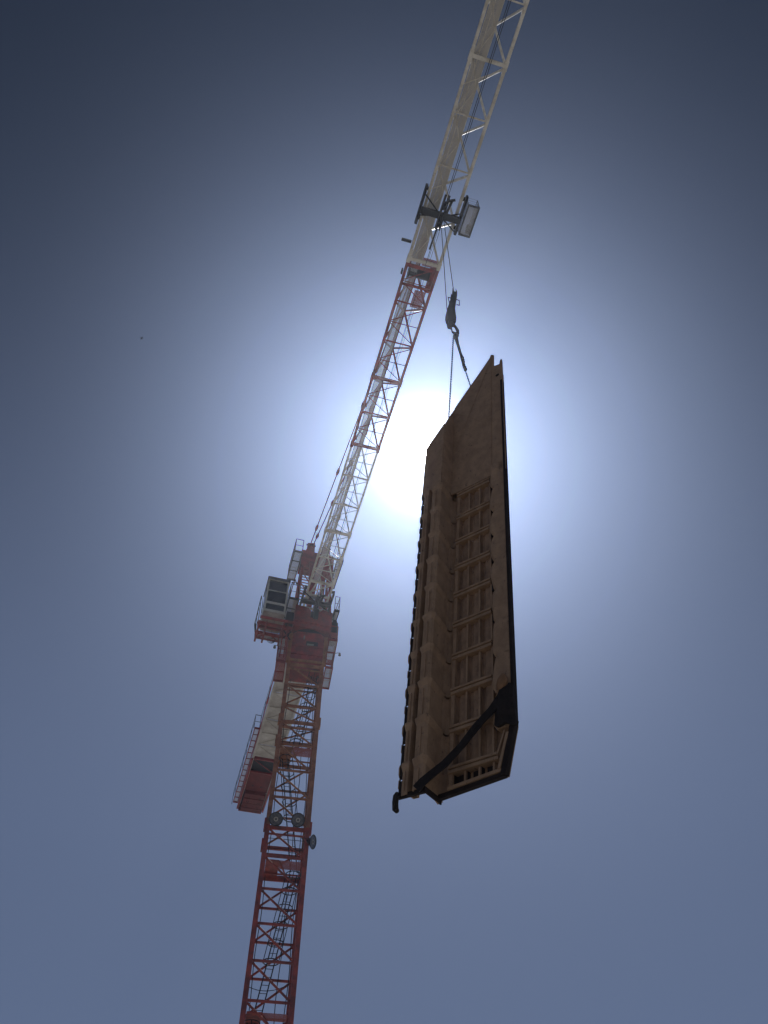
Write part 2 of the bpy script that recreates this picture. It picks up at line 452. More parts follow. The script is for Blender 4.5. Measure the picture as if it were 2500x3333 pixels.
# climbing / service baskets round the mast head
n_before_b = set(o.name for o in crane.children)
for x0, x1, y0, y1, z, mk, lab in ((1.12, 1.62, -1.15, .95, 31.7, 'mesh_light', 1), (1.05, 1.48, -1.1, .7, 29.75, 'mesh_light', 1), (-1.64, -1.14, -1.1, .85, 31.5, 'mesh_light', -1), (-1.6, -1.08, -1.15, .5, 29.72, 'mesh_red', -1)):
    b = empty('service_basket', crane)
    deck(b, (x0, y0), (x1, y1), z, mk, 'red')
    xo, xi = (x1 - .03, x0 + .03) if lab > 0 else (x0 + .03, x1 - .03)
    railing(b, [(xi, y0 + .03), (xo, y0 + .03), (xo, y1 - .03), (xi, y1 - .03)], z, 1.0, 'red', .028, True)
    box('guard_panel', b, (min(xi, xo) + .05, y0 - .01, z + .1), (max(xi, xo) - .05, y0 + .01, z + .48), 'mesh_red')
box('surround_beam', crane, (-1.6, .72, 29.62), (1.48, .82, 29.76), 'red')
box('surround_beam', crane, (-1.6, -1.22, 31.6), (1.6, -1.16, 31.7), 'red')
for sx, x in ((-1, -1.66), (1, 1.66)):
    MB().path([(x - sx * .2, -1.1, 30.72), (x + sx * .02, -1.12, 30.78), (x + sx * .1, -1.15, 30.74)], .018, 5).cyl((x + sx * .12, -1.16, 30.66), 2, .08, .16, 10, .05).build('warning_horn', 'grey', crane, True)

TURN_B = [o for o in crane.children if o.name not in n_before_b]
for o in TURN_A + TURN_B: o.matrix_local = MASTROT @ o.matrix_local

# --- operator's cab
cabx0, cabx1, caby0, caby1, cz0, cz1 = -2.87, -1.66, -1.75, -.2, 32.42, 34.95
sh = MB()
sh.box((cabx0, caby0 + .06, cz1 - .1), (cabx1, caby1, cz1)); sh.box((cabx0, caby1 - .06, cz0), (cabx1, caby1, cz1 - .1))
sh.box((cabx0, caby0 + .06, cz0), (cabx0 + .05, caby1 - .06, cz0 + .75)); sh.box((cabx1 - .05, caby0 + .06, cz0), (cabx1, caby1 - .06, cz0 + .75))
sh.box((cabx0, caby0 + .85, cz0 + .75), (cabx0 + .05, caby1 - .06, cz1 - .1)); sh.box((cabx1 - .05, caby0 + .5, cz0 + .75), (cabx1, caby1 - .06, cz1 - .1))
cab = sh.build('cab', 'cab', crane)
def rrect(x0, x1, z0, z1, r, n=4):
    p = []
    for cx, cz, a0 in ((x1 - r, z1 - r, 0), (x0 + r, z1 - r, 90), (x0 + r, z0 + r, 180), (x1 - r, z0 + r, 270)):
        for k in range(n + 1):
            a = R(a0 + 90 * k / n); p.append((cx + r * math.cos(a), cz + r * math.sin(a)))
    return p
fr = MB(); y0, y1 = caby0, caby0 + .055
fr.box((cabx0, y0, cz0), (cabx0 + .09, y1, cz1 - .02)); fr.box((cabx1 - .09, y0, cz0), (cabx1, y1, cz1 - .02))
for za, zb in ((cz0, cz0 + .16), (cz0 + .60, cz0 + .76), (cz0 + 1.60, cz0 + 1.66), (cz1 - .10, cz1 - .02)): fr.box((cabx0 + .09, y0 + .001, za), (cabx1 - .09, y1, zb))
fr.build('window_frame', 'cab', cab)
for za, zb in ((cz0 + .16, cz0 + .60), (cz0 + .76, cz0 + 1.60), (cz0 + 1.66, cz1 - .10)):
    MB().prism(rrect(cabx0 + .1, cabx1 - .1, za + .01, zb - .01, .07), 1, y0 + .02, y0 + .034).build('window_pane', 'glass', cab)
    MB().prism(rrect(cabx0 + .09, cabx1 - .09, za, zb, .001), 1, y0 + .036, y0 + .044).build('window_seal', 'dark', cab)
bar('wiper', cab, (cabx0 + .35, y0 + .012, cz0 + .80), (cabx0 + .72, y0 + .012, cz0 + 1.38), .02, .01, 'dark', (0, 1, 0))
MB().box((cabx0 - .006, caby0 + .1, cz0 + .8), (cabx0 + .01, caby0 + .82, cz1 - .15)).build('side_window', 'glass', cab)
MB().box((cabx0 - .05, caby0 - .12, cz1 + .002), (cabx1 + .05, caby1 + .05, cz1 + .07)).build('cab_roof', 'grey', cab)
box('sunshade', cab, (cabx0 - .03, caby0 - .11, cz1 - .09), (cabx1 + .03, caby0 - .09, cz1 - .004), 'grey')
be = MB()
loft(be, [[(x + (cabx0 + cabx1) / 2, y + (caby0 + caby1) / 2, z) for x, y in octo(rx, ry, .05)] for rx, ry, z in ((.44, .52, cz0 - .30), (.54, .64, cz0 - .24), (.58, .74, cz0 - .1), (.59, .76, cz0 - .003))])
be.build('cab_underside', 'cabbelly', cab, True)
for xx in (cabx0 + .35, cabx0 + .72): box('panel_seam', cab, (xx - .008, caby0 + .06, cz0 - .318), (xx + .008, caby1 - .1, cz0 - .305), 'dark')
# frame that carries the cab
cf = empty('cab_platform', crane)
for yy in (-1.15, -.35): box('cross_beam', cf, (-3.05, yy - .06, cz0 - .50), (-1.1, yy + .06, cz0 - .33), 'red')
for yy in (-1.62, -.82): box('cross_beam', cf, (-2.95, yy - .05, cz0 - .45), (-1.1, yy + .05, cz0 - .33), 'red')
for yy in (.15,): box('cross_beam', cf, (-3.0, yy - .09, cz0 - .38), (-1.1, yy + .09, cz0 - .13), 'red')
for xx in (-2.95, -2.55, -1.62): box('long_beam', cf, (xx - .05, -1.45, cz0 - .62), (xx + .05, .24, cz0 - .505), 'red')
bar('diagonal_brace', cf, (-2.9, .1, cz0 - .45), (-2.3, -.5, cz0 - .45), .06, .06, 'red')
bar('diagonal_brace', cf, (-1.7, .1, cz0 - .45), (-2.3, -.5, cz0 - .45), .05, .05, 'red')
bar('diagonal_brace', cf, (-3.1, -.7, cz0 - .15), (-2.95, .2, cz0 - .45), .07, .07, 'dark')
MB().box((-2.85, -.28, cz0 - .4), (-1.7, .05, cz0 - .385)).build('deck', 'mesh_light', cf)
rl = MB().path([(-3.12, -1.9, 33.3), (-3.10, .5, 33.3)], .026, 6).path([(-3.10, .5, 33.3), (-2.95, .3, 32.2)], .03, 6)
for k in range(6):
    yy = -1.9 + .42 * k; rl.path([(-3.12, yy, 33.3), (-2.93, yy + .02, 32.45)], .02, 5)
rl.build('railing', 'dark', cf)
for k in range(5):
    cx = -1.95 - .03 * k; rr_ = .10 + .03 * k
    pts = [(cx + rr_ * math.cos(a), -.12 + .02 * k, cz0 - .55 + rr_ * math.sin(a)) for a in [2 * math.pi * j / 16 for j in range(16)]]
    MB().path(pts, .012, 5, True).build('hose_coil', 'dark', cf)
for zz, ax in ((32.0, -1.45), (32.6, -1.3)):
    bar('strut', cf, (-1.6, -1.1, zz - .2), (-1.05, -1.1, zz + .1), .06, .08, 'red')
bar('diagonal_brace', cf, (-1.55, -1.12, 31.2), (-1.12, -1.12, 31.8), .05, .05, 'dark')
bar('diagonal_brace', cf, (-1.55, -1.12, 31.8), (-1.12, -1.12, 31.2), .05, .05, 'dark')
for xx in (-1.58, -1.36): bar('strut', cf, (xx, -1.14, 29.9), (xx, -1.14, 32.3), .06, .06, 'red')

# platforms beside the jib foot
for x0, x1, y0, y1, z in ((-1.55, -.95, -1.55, 1.0, 33.98), (1.12, 1.45, -1.5, .9, 33.75)):
    b = empty('side_walkway', crane)
    deck(b, (x0, y0), (x1, y1), z, 'mesh_dense', 'dark')
    xo = x0 + .03 if x0 < 0 else x1 - .03; xi = x1 - .03 if x0 < 0 else x0 + .03
    railing(b, [(xi, y0 + .03), (xo, y0 + .03), (xo, y1 - .03), (xi, y1 - .03)], z, 1.1, 'grey', .024)
an = MB().path([(-1.35, -1.5, 35.1), (-1.35, -1.5, 35.32)], .02, 6)
for k in range(3):
    a = 2 * math.pi * k / 3 + .4
    an.path([(-1.35, -1.5, 35.3), (-1.35 + .13 * math.cos(a), -1.5 + .13 * math.sin(a), 35.3 + .02)], .008, 5)
    an.cyl((-1.35 + .15 * math.cos(a), -1.5 + .15 * math.sin(a), 35.32), 2, .045, .06, 8)
an.build('anemometer', 'dark', crane)

# --- tower head (A frame)
hd = empty('tower_head', crane)
for sx in (-1, 1):
    for sy, yb in ((-1, -.95), (1, .95)):
        bar('leg', hd, (sx * .98, yb, 33.9), (sx * .86, sy * .28, 38.6), .14, .14, 'red', (0, 1, 0))
    for zz, yy in ((35.2, .68), (36.5, .5), (37.6, .38)):
        bar('cross_beam', hd, (sx * .93, -yy, zz), (sx * .93, yy, zz), .08, .08, 'red')
for zz, yy in ((35.25, -.76), (37.65, -.42)):
    bar('cross_beam', hd, (-.9, yy, zz), (.9, yy, zz), .08, .10, 'red')
for k in range(15):
    z = 34.4 + k * .28; y = -.95 + (z - 33.9) / 4.7 * .67
    bar('rung', hd, (-.86, y + .02, z), (-.3, y + .02, z), .04, .05, 'red')
bar('diagonal_brace', hd, (-.84, -.62, 36.2), (-.3, -.8, 35.1), .06, .06, 'red')
bar('diagonal_brace', hd, (-.84, -.45, 37.4), (-.3, -.6, 36.3), .06, .06, 'red')
MB().prism([(-.36, 34.2), (-.1, 34.2), (.12, 36.5), (.2, 38.6), (-.5, 38.6), (-.42, 36.5)], 1, -.56, -.48).build('web_plate', 'red', hd)
MB().prism([(.35, 34.2), (.6, 34.2), (.62, 38.6), (.3, 38.6)], 1, -.5, -.44).build('web_plate', 'red', hd)
hb = MB()
hb.prism([(-1.05, 38.05), (1.05, 38.05), (1.05, 39.35), (-1.05, 39.45)], 1, -.42, .42)
hbk = hb.build('head_block', 'red', hd)
for sx in (-1, 1):
    MB().prism([(sx * .78, 39.3), (sx * .22, 39.3), (sx * .26, 40.35), (sx * .72, 40.25)], 1, -.36, -.30).build('apex_plate', 'red', hbk)
    MB().prism([(sx * .78, 39.3), (sx * .22, 39.3), (sx * .26, 40.35), (sx * .72, 40.25)], 1, .2, .26).build('apex_plate', 'red', hbk)
    tube('sheave', hbk, (sx * .3, -.05, 39.8), (sx * .66, -.05, 39.8), .26, 'red', 'disc')
    tube('pin', hbk, (sx * .2, -.33, 40.1), (sx * .8, -.33, 40.1), .06, 'grey')
for x0, x1 in ((-1.6, -1.08), (1.08, 1.5)):
    b = empty('head_basket', crane)
    deck(b, (x0, -1.35), (x1, 1.15), 38.2, 'mesh_light', 'grey')
    xo = x0 + .03 if x0 < 0 else x1 - .03; xi = x1 - .03 if x0 < 0 else x0 + .03
    railing(b, [(xi, -1.32), (xo, -1.32), (xo, 1.12), (xi, 1.12)], 38.2, 1.1, 'grey', .026)
    for yy in (-.9, .9): bar('bracket', b, (xi, yy, 38.05), (.98 if x0 > 0 else -.98, yy * .3, 36.9), .05, .05, 'grey')
tube('stay_rod', crane, (-1.15, .35, 37.8), (-1.5, .1, 33.95), .03, 'red')

# --- jib
def jib_node(i): return -3.1 - 1.925 * i
NB = 20
ZB, ZT, HW = 34.0, 35.42, .66
def jcol(y): return 'red' if -22.6 < y < -12.5 else 'white'
joints = [0, 2, 5, 7, 10, 14, 19]
CR = .052
for a, b in zip(joints, joints[1:] + [NB]):
    js = empty('jib_section', crane)
    ya, yb = jib_node(a), jib_node(b)
    mk = jcol((ya + yb) / 2)
    thick = 1.15 if b <= 5 else 1.32
    for sx in (-1, 1):
        bar('bottom_chord', js, (sx * HW, ya - .003, ZB), (sx * HW, yb + .003, ZB), .085 * thick, .10 * thick, mk)
    tube('top_chord', js, (0, ya - (.95 if a == 0 else .004), ZT), (0, yb + .003, ZT), .066 * thick, mk)
    for i in range(a, b):
        y0, y1 = jib_node(i), jib_node(i + 1); ym = (y0 + y1) / 2
        big = i in joints
        bar('cross_bar', js, (-HW + .04, y0 - .05, ZB - .003), (HW - .04, y0 - .05, ZB - .003), .13 if big else .055, .12 if big else .055, mk)
        if mk == 'red' or b <= 7:
            bar('cross_bar', js, (-HW + .04, ym, ZB + .03), (HW - .04, ym, ZB + .03), .03, .03, mk)
            tube('plan_brace', js, (HW - .03, y0 - .12, ZB + .012), (-HW + .03, ym + .05, ZB + .012), .022, mk)
            tube('plan_brace', js, (-HW + .03, ym - .05, ZB + .012), (HW - .03, y1 + .1, ZB + .012), .022, mk)
        else:
            tube('plan_brace', js, (-HW + .03, ym - .05, ZB + .012), (HW - .03, y1 + .1, ZB + .012), .02, mk) if i % 2 else None
        for sx in (-1, 1):
            tube('lacing', js, (sx * (HW - .02), y0 - .06, ZB + .05), (sx * .04, ym, ZT - .04), .036 * thick, mk)
            tube('lacing', js, (sx * (HW - .02), y1 + .05, ZB + .05), (sx * .04, ym - .03, ZT - .04), .036 * thick, mk)
        if big and i:
            for sx in (-1, 1): box('joint_block', js, (sx * HW - .075, y0 - .22, ZB - .075), (sx * HW + .075, y0 + .12, ZB + .085), mk)
            box('joint_block', js, (-.09, y0 - .16, ZT - .1), (.09, y0 + .16, ZT + .1), mk)
# jib foot
jf = empty('jib_foot', crane)
for sx in (-1, 1):
    bar('bottom_chord', jf, (sx * HW, -3.1, ZB), (sx * .60, -.9, ZB - .1), .10, .12, 'white')
    tube('lacing', jf, (0, -2.2, ZT), (sx * .62, -1.0, ZB), .05, 'white')
bar('cross_bar', jf, (-.62, -1.0, ZB - .06), (.62, -1.0, ZB - .06), .10, .14, 'white')
bar('cross_bar', jf, (-.62, -2.1, ZB - .03), (.62, -2.1, ZB - .03), .09, .10, 'white')
tube('plan_brace', jf, (-.62, -2.15, ZB), (.62, -3.1, ZB), .035, 'white')
tube('plan_brace', jf, (.62, -1.1, ZB), (-.62, -2.0, ZB), .035, 'white')
bar('cross_bar', jf, (-.45, -1.2, 34.7), (.45, -1.2, 34.7), .06, .3, 'grey')
# walkway inside the jib, one mesh panel per bay
for i in range(0, NB):
    y0, y1 = jib_node(i), jib_node(i + 1)
    dense = i >= 10
    x0, x1 = (-.53, -.10) if dense else (-.50, -.16)
    wk = MB().box((x0, y1 + .02, ZB + .10), (x1, y0 - .02, ZB + .118)).build('walkway_panel', 'mesh_dense' if dense else 'mesh_pale', crane)
    e = MB(); e.box((x0 - .02, y1 + .01, ZB + .07), (x0, y0 - .01, ZB + .14)); e.box((x1, y1 + .01, ZB + .07), (x1 + .02, y0 - .01, ZB + .14))
    if dense: e.box((-.40, y1 + .01, ZB + .078), (-.37, y0 - .01, ZB + .098))
    e.build('walkway_rail', 'white' if dense else 'grey', wk)
    if dense:
        tube('walkway_brace', wk, (x0, y0, ZB + .085), (x1, (y0 + y1) / 2, ZB + .085), .018, 'white', 'rod')
        tube('walkway_brace', wk, (x1, (y0 + y1) / 2, ZB + .085), (x0, y1, ZB + .085), .018, 'white', 'rod')
# pendant bars from the head to the top chord
def pendant(p, q, mk, nl, r=.034):
    p, q = Vector(p), Vector(q)
    pn = tube('pendant_bar', crane, p, q, r, mk)
    for k in range(nl):
        t = (k + .35) / nl; c = p.lerp(q, t); d_ = (q - p).normalized()
        MB().bar(c - d_ * .26, c + d_ * .26, .12, .10).bar(c - d_ * .12, c + d_ * .12, .17, .07).build('pendant_link', mk, crane)
pendant((-.56, -.33, 40.1), (-.06, -21.9, ZT + .12), 'red', 4)
pendant((-.40, -.33, 40.0), (-.04, -12.4, ZT + .12), 'red', 3)
pendant((.38, -.33, 40.1), (.04, -21.7, ZT + .12), 'red', 4)
pendant((.54, -.33, 40.0), (.06, -12.2, ZT + .12), 'red', 3)
# red lug where the long pendants land
MB().prism([(-22.95, 35.3), (-22.5, 35.15), (-22.0, 35.3), (-22.0, 35.65), (-22.5, 35.8), (-22.95, 35.6)], 0, -.11, .11).build('pendant_lug', 'red', crane)
bar('head_strut', crane, (0, -22.0, 35.42), (0, -20.6, 35.42), .15, .15, 'red')
# trolley winch in the red section
wn = empty('trolley_winch', crane)
MB().cyl((.0, -21.75, 34.28), 0, .2, .86, 28).build('drum', 'dark', wn, True)
for xx in (-.46, .46): MB().cyl((xx, -21.75, 34.28), 0, .27, .05, 28).build('drum_flange', 'dark' if xx < 0 else 'red', wn, True)
box('gearbox', wn, (.5, -22.0, 34.1), (.62, -21.45, 34.6), 'red')
MB().cyl((.55, -21.3, 34.35), 1, .13, .5, 16).build('motor', 'red', wn, True)
box('cable_box', wn, (-.80, -21.85, 33.98), (-.74, -21.65, 34.2), 'dark')
for yy in (-22.1, -21.25): bar('cross_bar', wn, (-.6, yy, 34.06), (.6, yy, 34.06), .14 if yy < -22 else .09, .1, 'red')
for x0, x1, y0, y1 in ((.0, .5, -21.1, -20.3), (-.05, .55, -22.55, -22.2)):
    MB().box((x0, y0, ZB + .1), (x1, y1, ZB + .112)).build('service_deck', 'mesh_red', wn)
# little board sticking out beside the jib
box('warning_board', crane, (-1.17, -23.12, 33.97), (-.76, -23.02, 34.08), 'dark')
# trolley travel ropes and cables under the jib
for x, zz in ((.16, 34.15), (.24, 34.15)):
    MB().path([(x, -2.0, zz), (x, -24.2, zz)], .008, 5).build('travel_rope', 'cable', crane)
for x, zz in ((.02, 33.78), (.09, 33.80)):
    MB().path([(x, -24.7, zz), (x, -41.5, zz + .1)], .012, 5).build('travel_rope', 'cable', crane)
MB().path([(.05, -24.3, 33.75), (.12, -2.2, 33.9)], .010, 5).build('hoist_rope', 'cable', crane)

# --- trolleys (one out on the jib, one parked at its foot)
def trolley(par, y, basket=True):
    t = empty('trolley', par, Matrix.Translation((0, y, 0)))
    for sx in (-1, 1):
        MB().prism([(-.95, 33.80), (-.85, 33.72), (.45, 33.72), (.62, 33.80), (.62, 34.02), (-.95, 34.02)], 0, sx * .83 - .045, sx * .83 + .045).build('side_beam', 'dark', t)
        for yy in (-.75, .42):
            tube('wheel', t, (sx * .70, yy, 34.09), (sx * .80, yy, 34.09), .085, 'dark', 'disc')
    MB().box((-.80, -.13, 33.66), (.82, .13, 33.80)).build('cross_beam', 'dark', t)
    bar('diagonal_brace', t, (-.78, -.6, 33.8), (-.05, -.05, 33.74), .05, .05, 'dark')
    bar('diagonal_brace', t, (-.78, .22, 33.8), (-.05, .05, 33.74), .04, .04, 'dark')
    bar('diagonal_brace', t, (.78, .5, 33.8), (.05, .05, 33.74), .05, .05, 'dark')
    bar('diagonal_brace', t, (.78, -.25, 33.8), (.15, .0, 33.74), .04, .04, 'dark')
    for sx in (-.03, .13):
        MB().prism([(-.85, 33.62), (-.3, 33.5), (.3, 33.46), (.55, 33.6), (.5, 33.85), (-.8, 33.85)], 0, sx - .02, sx + .02).build('sheave_plate', 'dark', t)
    for yy in (-.42, .28): tube('sheave', t, (-.005, yy, 33.66), (.105, yy, 33.66), .17, 'dark', 'disc')
    tube('damper', t, (.14, -.6, 33.75), (.40, -.72, 33.75), .055, 'dark')
    bar('bracket', t, (.30, -.7, 33.78), (.22, -.1, 33.74), .09, .06, 'dark')
    bar('tail_arm', t, (.03, .2, 33.6), (-.02, 1.35, 33.52), .06, .07, 'dark')
    if basket:
        b = deck(t, (.93, -.72), (1.42, .52), 33.72, 'mesh_light', 'grey', 'basket_floor')
        o = MB(); z0, z1 = 33.74, 34.6
        P = [(.95, -.70), (1.40, -.70), (1.40, .50), (.95, .50)]
        for zz in (34.02, 34.3, z1): o.path([(x, yy, zz) for x, yy in P], .015, 5, True)
        for x, yy in P + [(1.40, -.1), (.95, -.1)]: o.path([(x, yy, z0), (x, yy, z1)], .016, 5)
        o.build('basket_rail', 'grey', b)
        box('toolbox', b, (1.2, .1, 33.74), (1.38, .42, 33.95), 'dark')
    return t
trolley(crane, -24.5, True)
trolley(crane, -1.75, False)
box('cable_guide', crane, (.0, -1.45, 32.95), (.26, -1.25, 33.6), 'dark')
tube('cable_guide', crane, (1.15, -1.5, 33.6), (1.12, -1.5, 32.9), .035, 'dark')

# --- counter jib with its white plated underside
cj = empty('counter_jib', crane)
for sx in (-1, 1): box('side_girder', cj, (sx * .88 - .07, 1.25, 33.86), (sx * .88 + .07, 21.0, 34.16), 'panel' if True else 'white')
nP = 9; L0, L1 = 1.3, 14.45
for k in range(nP):
    a = L0 + (L1 - L0) * k / nP; b = L0 + (L1 - L0) * (k + 1) / nP
    z = 33.98 + .012 * (k % 2)
    mb = MB(); nx, ny = 6, 6; vv = []; ff = []
    for j in range(ny + 1):
        for i in range(nx + 1):
            x = -.80 + 1.6 * i / nx; y = a + .04 + (b - a - .08) * j / ny
            edge = i in (0, nx) or j in (0, ny)
            vv.append((x, y, z + (0 if edge else random.uniform(-.018, .018))))
    for j in range(ny):
        for i in range(nx):
            q = j * (nx + 1) + i; ff.append((q, q + 1, q + nx + 2, q + nx + 1))
    mb.raw(vv, ff); mb.box((-.8, a + .03, z + .03), (.8, b - .03, z + .05))
    mb.build('floor_panel', 'panel', cj)
    bar('cross_beam', cj, (-.81, a, 33.93), (.81, a, 33.93), .07, .10, 'panel')
    if k % 2 == 0: bar('diagonal_brace', cj, (-.78, a + .08, 33.945), (.78, b - .08, 33.945), .05, .04, 'panel')
    else: bar('diagonal_brace', cj, (.78, a + .08, 33.945), (-.78, b - .08, 33.945), .05, .04, 'panel')
MB().box((-.82, 14.5, 33.84), (.82, 14.62, 34.1)).build('cross_beam', 'red', cj)
for sx in (-1, 1): box('side_girder', cj, (sx * .93 - .07, 14.5, 33.70), (sx * .93 + .07, 21.0, 33.855), 'red')
bar('diagonal_brace', cj, (-.8, 14.7, 33.9), (.8, 16.0, 33.9), .05, .05, 'red')
bar('cross_beam', cj, (-.82, 16.1, 33.85), (.82, 16.1, 33.85), .09, .12, 'red')
box('winch_floor', cj, (-.82, 16.16, 33.87), (.82, 18.6, 33.93), 'ballast')
for x, y in ((-.32, 17.9), (.28, 17.95)): tube('drain_hole', cj, (x, y, 33.862), (x, y, 33.869), .07, 'dark', 'disc')
box('hoist_winch', cj, (-.80, 14.64, 33.98), (.80, 16.3, 34.9), 'dark')
for k, (a, b, z0) in enumerate(((18.65, 19.2, 33.62), (19.24, 19.82, 33.58), (19.86, 20.4, 33.58), (20.44, 20.92, 33.55))):
    box('counterweight', cj, (-.72, a, z0), (.76, b, 35.3), 'ballast')
for k, y in enumerate((18.93, 19.53, 20.13, 20.72)):
    box('joint_strip', cj, (-.74, y + .285, 33.75), (.78, y + .30, 35.2), 'dark')
    for x in (-.4, .42): MB().path([(x - .06, y, 33.6), (x - .06, y, 33.47), (x + .06, y, 33.47), (x + .06, y, 33.6)], .014, 5).build('lifting_eye', 'dark', cj)
box('end_plate', cj, (-.85, 21.02, 33.62), (.85, 21.1, 34.3), 'red')
deck(cj, (-1.36, 11.2), (-1.0, 20.6), 34.0, 'mesh_pale', 'red', 'side_walkway')
railing(cj, [(-1.40, 11.2), (-1.40, 21.0)], 34.0, 1.05, 'dark', .016, True, .6)
railing(cj, [(-1.40, 11.25), (-1.02, 11.25)], 34.0, 1.05, 'dark', .022)
railing(cj, [(-1.02, 1.4), (-1.02, 11.2)], 34.17, .95, 'dark', .013, True, .6)
for sx in (-1, 1):
    p0_, q0_ = Vector((sx * .6, .3, 40.0)), Vector((sx * .9, 15.2, 34.3))
    tube('counter_pendant', cj, p0_, q0_, .035, 'red')
    for t in (.42, .7): MB().bar(p0_.lerp(q0_, t - .015), p0_.lerp(q0_, t + .015), .12, .12).build('pendant_link', 'red', cj)
ladder(cj, (.95, 1.6, 33.2), (.95, 1.7, 34.1), False)

# ------------------------------------------------------------------ floodlights on the mast
def flood(x, y, z, dirv, label, r=.29, lens='lampglass'):
    d = Vector(dirv).normalized(); c, X, Y, Z, _ = frame((0, 0, 0), d)
    mt = ORI @ MASTROT @ Matrix.Translation((x, y, z)) @ Matrix((X, Y, Z)).transposed().to_4x4()
    e = empty('floodlight', None, mt); tag(e, label, 'floodlight', 'floodlights on the crane mast')
    prof = [(.06, -.34), (.10, -.33), (.12, -.16), (.2, -.10), (r, .0), (r + .02, .02), (r - .012, .022), (r - .03, -.01)]
    n = 28; v = []; f = []
    for rr_, zz in prof:
        for i in range(n):
            a = 2 * math.pi * i / n; v.append((rr_ * math.cos(a), rr_ * math.sin(a), zz))
    for k in range(len(prof) - 1):
        for i in range(n): f.append((k * n + i, k * n + (i + 1) % n, (k + 1) * n + (i + 1) % n, (k + 1) * n + i))
    f.append(tuple(range(n - 1, -1, -1)))
    MB().raw(v, f).build('housing', 'dark', e, True)
    MB().cyl((0, 0, -.004), 2, r - .03, .012, n).build('lens', lens, e)
    MB().cyl((0, 0, .01), 2, .10, .015, 20).build('bulb_cover', 'lampring', e)
    MB().cyl((0, 0, .022), 2, .05, .01, 16).build('bulb', 'lampglass', e)
    MB().path([(-r - .03, 0, 0), (-r - .03, 0, -.42), (r + .03, 0, -.42), (r + .03, 0, 0)], .016, 5).build('bracket', 'dark', e)
    return e
flood(-.58, -1.42, 20.55, (-.05, -.85, -.75), 'round floodlight on the left of the mast front, bulb ring facing down at the camera')
flood(.40, -1.42, 20.6, (.05, -.9, -.55), 'round floodlight on the right of the mast front, beside its twin')
flood(1.16, -1.05, 19.85, (.95, -.55, -.25), 'lone floodlight sticking out of the right side of the mast, below the pair')

# ------------------------------------------------------------------ hook block and hoist ropes
HB = ORI @ Matrix.Translation((0, -24.5, 0))
hbk = empty('hook_block', None, HB)
tag(hbk, 'dark narrow hook block hanging on two ropes below the trolley', 'hook block')
def pr(name, poly, y0, y1, mk='dark', par=hbk): return MB().prism(poly, 1, y0, y1).build(name, mk, par)
pr('cheek_plate', [(.06, 26.56), (.085, 26.28), (.155, 26.28), (.165, 26.56), (.195, 26.3), (.18, 26.05), (.045, 25.0), (-.175, 25.0), (-.03, 25.7), (.02, 26.15)], -.10, -.075)
pr('cheek_plate', [(.06, 26.5), (.085, 26.28), (.155, 26.28), (.165, 26.5), (.195, 26.3), (.18, 26.05), (.045, 25.0), (-.175, 25.0), (-.03, 25.7), (.02, 26.15)], .075, .10)
pr('crosshead', [(.03, 26.15), (.19, 26.2), (.04, 25.1), (-.165, 25.1), (-.05, 25.7)], -.073, .073)
pr('sheave_housing', [(-.175, 25.02), (.04, 25.02), (.035, 24.75), (.035, 24.3), (.01, 24.02), (-.19, 24.0), (-.24, 24.15), (-.255, 24.4), (-.225, 24.7)], -.105, .105)
pr('hook_swivel', [(-.23, 24.0), (-.08, 24.0), (-.09, 23.78), (-.21, 23.78)], -.09, .09)
for sx, x0, zt in ((-1, -.045, 25.75), (1, .215, 25.75)):
    MB().path([(x0 - sx * .05, 0, zt + .16), (x0 + sx * .06, 0, zt + .16), (x0 + sx * .04, 0, zt - .22), (x0 - sx * .06, 0, zt - .24)], .016, 5).build('handle', 'dark', hbk)
hk = [(-.05, 0, 24.02), (.03, 0, 23.8), (.07, 0, 23.62), (.06, 0, 23.47), (-.02, 0, 23.40), (-.10, 0, 23.44), (-.13, 0, 23.55)]
MB().path(hk, .06, 8, False, [.04, .045, .05, .055, .05, .035, .018]).build('hook', 'dark', hbk, True)
MB().path([(-.13, 0, 23.76), (-.12, 0, 23.56)], .025, 6).build('safety_latch', 'dark', hbk)
for x0, z0_, x1, z1_, lab in ((.02, 33.62, -.20, 24.75, 'left hoist rope, running down from the trolley to the lower hook block housing'), (.13, 33.62, .12, 26.2, 'right hoist rope, running down from the trolley to the top of the hook block')):
    o = MB().path([(x0, 0, z0_), ((x0 + x1) / 2, 0, (z0_ + z1_) / 2), (x1, 0, z1_)], .013, 6).build('hoist_rope', 'cable')
    o.matrix_world = HB; tag(o, lab, 'rope', 'hoist ropes')
def chain(name, pts, label, link=.065, r=.008, wdt=.022):
    """a chain of oval links along a polyline, alternate links turned by 90 degrees"""
    P = [Vector(p) for p in pts]; o = MB(); flip = 0
    for a, b in zip(P[:-1], P[1:]):
        n = max(1, round((b - a).length / link))
        c, X, Y, Z, _ = frame(a, b)
        for i in range(n):
            q = a.lerp(b, (i + .5) / n); s = X if flip % 2 else Y; flip += 1
            ln = (b - a).length / n * .62
            o.path([q + Z * ln + s * wdt * .45, q + Z * ln - s * wdt * .45, q + Z * ln * .4 - s * wdt, q - Z * ln * .4 - s * wdt, q - Z * ln - s * wdt * .45, q - Z * ln + s * wdt * .45, q - Z * ln * .4 + s * wdt, q + Z * ln * .4 + s * wdt], r, 4, True)
    ob = o.build(name, 'dark'); ob.matrix_world = HB
    tag(ob, label, 'chain'); return ob
chain('sling_chain', [(-.06, 0, 23.40), (-.10, 0, 23.1), (-.655, 0, 16.8)], 'thin left sling chain hanging from the hook down to the slanted top edge')
chain('sling_chain', [(.125, 0, 21.35), (.395, 0, 18.65)], 'short right sling chain between the bunched chain and the slanted top edge')
bn = empty('bunched_chain', None, HB)
tag(bn, 'thick bunch of looped chain below the hook, knotted at its lower end', 'chain')
